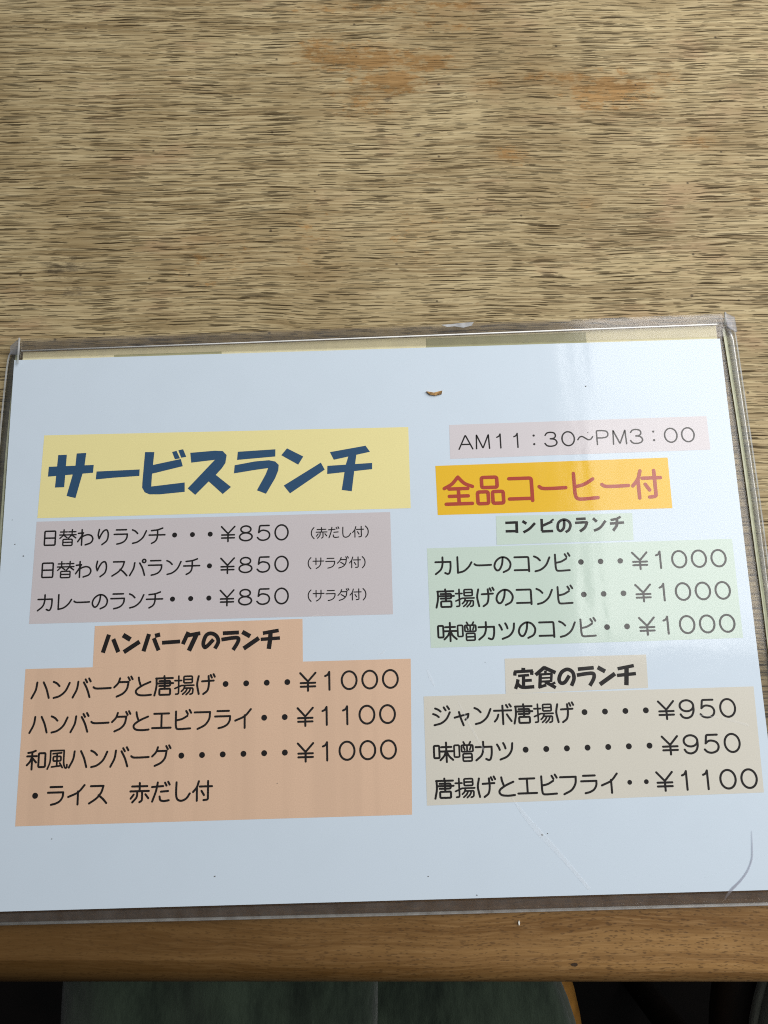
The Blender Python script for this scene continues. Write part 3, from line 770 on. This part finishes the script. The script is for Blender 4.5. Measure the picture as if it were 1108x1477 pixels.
# ---------------------------------------------------------------- chairs under the table edge
def rounded_seat(cx, cy, rx, ry, z0, z1, n=72, power=2.6):
    """cushion: super-elliptic plan with a domed, rounded edge"""
    V, F = [], []
    rings = [(1.0, z0), (1.01, z0 + (z1 - z0) * .45), (0.985, z0 + (z1 - z0) * .72), (0.94, z0 + (z1 - z0) * .9), (0.86, z0 + (z1 - z0) * .985), (0.55, z1 + 0.004), (0.2, z1 + 0.006)]
    for s, z in rings:
        for i in range(n):
            a = 2 * math.pi * i / n
            c, d = math.cos(a), math.sin(a)
            r = (abs(c) ** power + abs(d) ** power) ** (-1 / power)
            V.append((cx + rx * s * c * r, cy + ry * s * d * r, z))
    for k in range(len(rings) - 1):
        for i in range(n):
            F.append((k * n + i, k * n + (i + 1) % n, (k + 1) * n + (i + 1) % n, (k + 1) * n + i))
    F.append(tuple(range((len(rings) - 1) * n, len(rings) * n))); F.append(tuple(reversed(range(n))))
    return V, F
def ring_path(cx, cy, rx, ry, z, n=72, power=2.6):
    out = []
    for i in range(n + 1):
        a = 2 * math.pi * i / n; c, d = math.cos(a), math.sin(a)
        r = (abs(c) ** power + abs(d) ** power) ** (-1 / power)
        out.append((cx + rx * c * r, cy + ry * d * r, z))
    return out
def make_chair(loc, seat_mat, frame_mat, pipe_mat):
    t = empty('dining_chair', loc)
    V, F = rounded_seat(0, 0, 0.168, 0.172, 0.425, 0.452, power=2.0)
    c = build('seat_cushion', V, F, seat_mat, t, True)
    tube('piping', ring_path(0, 0, 0.169, 0.173, 0.431, power=2.0), 0.0045, pipe_mat, c)
    V, F = rounded_seat(0, 0, 0.180, 0.200, 0.385, 0.418, power=2.0)
    build('seat_frame', V, F, frame_mat, t, True)
    for sx in (-1, 1):
        for sy in (-1, 1):
            tube('leg', [(sx * 0.105, sy * 0.115, 0.39), (sx * 0.108, sy * 0.118, 0.2), (sx * 0.112, sy * 0.122, 0.0)], 0.016, M['dark_leg'], t, 12)
    return t
tag(make_chair((0.125, -0.440, 0), M['seat'], M['chairwood'], M['piping']), 'chair with mottled dark green seat and amber wooden rim under the table edge', 'chair')
tag(make_chair((0.588, -0.440, 0), M['seat_grey'], M['dark_leg'], M['seat_grey']), 'neighbouring chair with greyish seat lost in shadow at the lower right', 'chair')

# a loose cushion of the same cloth lies on the left half of that seat
def pillow(name, cx, cy, rx, ry, z, h, mat):
    n = 40
    V, F = [], []
    for side in (1, -1):
        for j in range(n + 1):
            for i in range(n + 1):
                u, v = 2 * i / n - 1, 2 * j / n - 1
                e = (1 - abs(u) ** 3.5) ** .5 * (1 - abs(v) ** 3.5) ** .5
                x = cx + rx * u * (1 - 0.05 * (1 - v * v) * 0 + 0.03 * math.sin(3 * v))
                y = cy + ry * v
                f = 0.004 * math.sin(u * 9 + 1.3 * math.sin(v * 2)) * e
                V.append((x, y, z + side * h * e + (f if side > 0 else 0)))
    m = (n + 1) ** 2
    for s in range(2):
        for j in range(n):
            for i in range(n):
                a = s * m + j * (n + 1) + i
                q = (a, a + 1, a + n + 2, a + n + 1)
                F.append(q if s == 0 else tuple(reversed(q)))
    bm = bmesh.new()
    me = bpy.data.meshes.new('tmp'); me.from_pydata(V, [], F); bm.from_mesh(me)
    bmesh.ops.remove_doubles(bm, verts=bm.verts, dist=1e-5)
    return build_bm(name, bm, mat, None, True)
lc = pillow('loose_cushion', 0.0, 0.0, 0.104, 0.16, 0.0, 0.022, M['seat'])
lc.location = (0.0415, -0.43, 0.480)
tag(lc, 'soft dark green cushion lying on the left half of the green chair seat', 'cushion')

# ---------------------------------------------------------------- menu: everything below is in the sheet's own frame (origin: its top left corner)
def on_menu(name):
    return empty(name, (0, 0, TZ + HS), TURN)
SW, SH = 0.2972, 0.2143

# clear plastic sleeve
sleeve = on_menu('menu_sleeve')
tag(sleeve, 'clear plastic menu sleeve with side channels lying on the worn table', 'menu sleeve')
zf = -HS
outer = mm([(-1.1, 5.75), (2.56, 9.2), (150, 9.9), (300.06, 11.3), (303.7, 9.0), (304.0, 2.1), (304.9, -36), (305.8, -88), (305.4, -150), (304, -219.3),
            (150, -219.3), (-3, -218.7), (-4.6, -130), (-4.4, -60), (-3.9, -27), (-2.9, -0.7)])
slab('back_film', outer, zf + 0.0004, zf + 0.0008, M['film'], sleeve)
slab('top_flap', mm([(3, 0.8), (3.3, 8.8), (150, 9.6), (299.6, 11.0), (299, 0.8)]), 0.0004, 0.00065, M['film'], sleeve)
slab('bottom_flap', mm([(-3, -214.9), (300, -214.9), (303, -218.9), (150, -218.9), (-2.6, -218.4)]), 0.0002, 0.0005, M['film'], sleeve)
tube('edge_weld', [(-0.003, -0.2187, -0.0008), (0.08, -0.2190, -0.0008), (0.15, -0.21925, -0.0008), (0.304, -0.2193, -0.0008)], 0.00055, M['weld'], sleeve)
def strip(name, path, wd, z, mat, parent):
    V, F = ribbon(mm(smooth_path([p[:2] for p in path], 4)), wd / 1000, False, False)
    F = face_up(V, F)
    n = len(V)
    edge = {}
    for f in F:
        for i in range(len(f)):
            edge[(f[i], f[(i + 1) % len(f)])] = True
    side = [(i, j, j + n, i + n) for i, j in edge if (j, i) not in edge]
    W = [(x, y, z + 0.0003) for x, y in V] + [(x, y, z) for x, y in V]
    return build(name, W, F + [tuple(reversed([i + n for i in f])) for f in F] + [tuple(reversed(s)) for s in side], mat, parent)
def channel(inner, outer_, h):
    """hollow clear bar: flat bottom, rounded top"""
    V, F = [], []
    n = len(inner)
    for (xi, y), (xo, yo) in zip(inner, outer_):
        for t, z in ((0, 0.0009), (0.0, h * .75), (0.12, h), (0.6, h * 1.0), (0.92, h * .7), (1.0, h * .25), (1.0, 0.0009)):
            V.append(((xi + (xo - xi) * t) / 1000, (y + (yo - y) * t) / 1000, zf + z))
    for i in range(n - 1):
        for k in range(6):
            F.append((i * 7 + k, i * 7 + k + 1, (i + 1) * 7 + k + 1, (i + 1) * 7 + k))
        F.append((i * 7 + 6, i * 7, (i + 1) * 7, (i + 1) * 7 + 6))
    F.append(tuple(range(7))); F.append(tuple(reversed(range((n - 1) * 7, n * 7))))
    bm = bmesh.new(); me = bpy.data.meshes.new('tmp'); me.from_pydata(V, [], F); bm.from_mesh(me)
    return build_bm('side_channel', bm, M['film_dark'], sleeve, True)
left_in = [(2.4, 5.5), (1.9, 0), (0.1, -21), (-0.4, -41), (-0.5, -60), (-0.6, -130), (-0.4, -218)]
left_out = [(-1.0, 4.6), (-2.7, 0), (-3.6, -21), (-4.0, -41), (-4.2, -60), (-4.4, -130), (-3, -218)]
right_in = [(299.9, 6.5), (300.2, 0), (300.6, -18), (301.2, -36), (302.0, -70), (302.4, -120), (301.5, -218.6)]
right_out = [(303.7, 4.5), (304.0, 0), (304.4, -18), (304.8, -36), (305.5, -70), (305.6, -120), (304, -219)]
for i, o_, wl_ in ((left_in, left_out, MARKS['creaml'] + [(-0.9, -130), (-0.6, -217)]), (right_in, right_out, MARKS['creamr'] + [(302.5, -130), (301.6, -218)])):
    ch = channel(i, o_, 0.0018)
    strip('welt', wl_, 1.25, zf + 0.0010, M['welt'], ch)
    strip('outer_edge', o_, 0.55, zf + 0.0016, M['weld'], ch)
# open ends of the channels stand up as little clear tabs
def tab(pts, lip_at):
    bm = bmesh.new()
    bm_slab(bm, mm(pts), 0.0006, 0.0011)
    o = build_bm('corner_tab', bm, M['tab'], sleeve)
    (xa, ya), (xb, yb) = lip_at
    tube('tab_lip', [(xa / 1000, ya / 1000, 0.0013), (xb / 1000, yb / 1000, 0.0013)], 0.00042, M['weld'], o)
tab([(2.6, 9.3), (-1.1, 5.9), (-1.0, 2.2), (2.9, 2.0)], ((2.6, 9.2), (2.5, -2.0)))
tab([(299.7, 11.2), (303.6, 9.0), (303.9, 2.4), (301.6, 3.6), (300.2, 5.0)], ((299.7, 11.2), (299.2, 5.6)))
slab('torn_film', mm(MARKS['chip']), 0.0008, 0.0010, M['chip'], sleeve)
SMALL_SCUFFS = [([(149.87, -125.63), (151.5, -125.15), (152.88, -124.13)], [.3, .6, .3]), ([(168.78, -131.96), (169.99, -135.14), (171.47, -138.31)], [.5, 1.2, .4]),
                ([(121.66, -111.21), (125.76, -109.98), (129.86, -109.56)], [.2, .4, .2]), ([(269.8, -151.39), (280.19, -153.21), (290.43, -156.05)], [.3, .6, .9]),
                ([(180.04, -143.74), (184.85, -154.14), (189.66, -163.15)], [.3, .8, .6])]
def flat_stroke(name, path, widths, z, mat):
    V, F = [], []
    P = [Vector(p) / 1000 for p in smooth_path(path)]
    n = len(P)
    for i, p in enumerate(P):
        d = (P[min(i + 1, n - 1)] - P[max(i - 1, 0)]).normalized()
        t = i / (n - 1) * (len(widths) - 1); a = int(min(t, len(widths) - 2)); wd = widths[a] + (widths[a + 1] - widths[a]) * (t - a)
        q = Vector((-d.y, d.x)) * (wd / 2000)
        V += [(p.x + q.x, p.y + q.y, z), (p.x - q.x, p.y - q.y, z)]
    for i in range(n - 1):
        F.append((2 * i, 2 * i + 2, 2 * i + 3, 2 * i + 1))
    return build(name, V, face_up([v[:2] for v in V], F), mat, sleeve)
flat_stroke('scratch', MARKS['scratch'], [.15, .5, .6, .65, .8, 1.0, .7, .4], 0.00022, M['scratch'])
for pts, wds in (SMALL_SCUFFS):
    flat_stroke('scuff', pts, wds, 0.00015, M['scuff'])
flat_stroke('crease_glint', MARKS['crease_glint'], [.3, 1.5, 2.0, 2.0, 1.5, 1.2], 0.00016, M['scuff'])  # light caught by the film crease, painted as a pale streak

# second page, facing down behind the front sheet
back = on_menu('backing_page')
tag(back, 'cream second page whose top edge peeks out above the white sheet', 'page')
slab('page', mm([(3.5, 3.55), (100, 4.3), (296.1, 6.1), (296.0, -200), (3.2, -200)]), -0.0008, -0.0006, M['cream'], back)
slab('printed_band', mm([(42.2, 1.2), (87.5, 1.32), (87.5, -8), (42.2, -8)]), -0.00055, -0.0005, M['khaki'], back)['label'] = 'narrow olive printed band'
slab('printed_band', mm([(173.8, 4.3), (241.2, 4.95), (241.2, -8), (173.8, -8)]), -0.00055, -0.0005, M['khaki'], back)['label'] = 'wide olive printed band'
tube('flap_edge_glint', [(0.0035, 0.0037, 0.0007), (0.1, 0.0044, 0.0007), (0.2961, 0.0062, 0.0007)], 0.0003, M['edge_glint'], sleeve)  # highlight along the film edge, built as an opaque white bar

# the printed front sheet
sheet = on_menu('menu_sheet')
tag(sheet, 'white lunch menu sheet printed in Japanese with coloured blocks and prices', 'menu')
slab('paper', [(0.0001, -SH), (SW, -SH), (SW - 0.0003, 0.0001), (0.0003, 0)], -0.0003, 0.0, M['paper'], sheet)
PZ = 0.00003
def panel(key, name, mat, label, z=PZ):
    P = mm(PANELS[key])
    # a fine grid, so that it can follow the sheet
    o = build(name, [(x, y, z) for x, y in P], face_up(P, [(0, 1, 2, 3)]), M[mat], sheet)
    o['label'] = label
    return o
PAN = {
    'yellow': panel('yellow', 'title_panel', 'yellow', 'pale yellow block with the big navy title'),
    'lavender': panel('lavender', 'dish_panel', 'lavender', 'grey lavender block with three dishes'),
    'peach': panel('peach', 'dish_panel', 'peach', 'large peach block with hamburg dishes'),
    'peach_heading': panel('peach_heading', 'heading_panel', 'peach', 'peach heading tab', PZ * 1.4),
    'time': panel('time', 'hours_panel', 'time', 'pale grey strip with the lunch hours'),
    'gold': panel('gold', 'offer_panel', 'gold', 'golden strip with red lettering'),
    'green': panel('green', 'dish_panel', 'green', 'pale green block with three dishes'),
    'green_heading': panel('green_heading', 'heading_panel', 'green', 'pale green heading tab', PZ * 1.4),
    'set': panel('set', 'dish_panel', 'beige', 'beige block with three dishes'),
    'set_heading': panel('set_heading', 'heading_panel', 'beige', 'beige heading tab', PZ * 1.4),
}
IZ = 0.00007
for name, pan, text, a, b, weight, mat in LINES:
    ink = Ink(IZ)
    write(ink, text, a, b, weight)
    ink.done(name, M[mat], PAN[pan])
for pan, strokes in HEADINGS.items():
    ink = Ink(IZ)
    for wd, curve, pts in strokes:
        P = mm(smooth_path(pts) if curve else pts)
        ink.add(*ribbon(P, wd / 1000, False, False))
    ink.done('heading_lettering', M['ink'], PAN[pan])
ink = Ink(IZ)
for poly in TITLE:
    ink.add(mm(poly), [tuple(range(len(poly)))])
ink.done('title_lettering', M['navy'], PAN['yellow'])
# dust trapped under the film
bm = bmesh.new()
for i, (x, y, r) in enumerate(MARKS['specks']):
    r *= 0.8
    rnd = random.Random(i)
    pts = [((x + r * math.cos(a) * rnd.uniform(.5, 1.2)) / 1000, (y + r * .7 * math.sin(a) * rnd.uniform(.5, 1.2)) / 1000) for a in [2 * math.pi * k / 8 for k in range(8)]]
    bm_slab(bm, pts, 0.00002, 0.00012)
sp = build_bm('dust', bm, M['speck'], sheet)
sp['kind'] = 'stuff'

cr = slab('crumb', mm(MARKS['crumb']), 0.0, 0.0006, M['crumb'])
cr.location = (0, 0, TZ + HS + 0.0001); cr.rotation_euler = (0, 0, TURN)
tag(cr, 'small brown crumb on the white sheet above the pale grey hours strip', 'crumb')
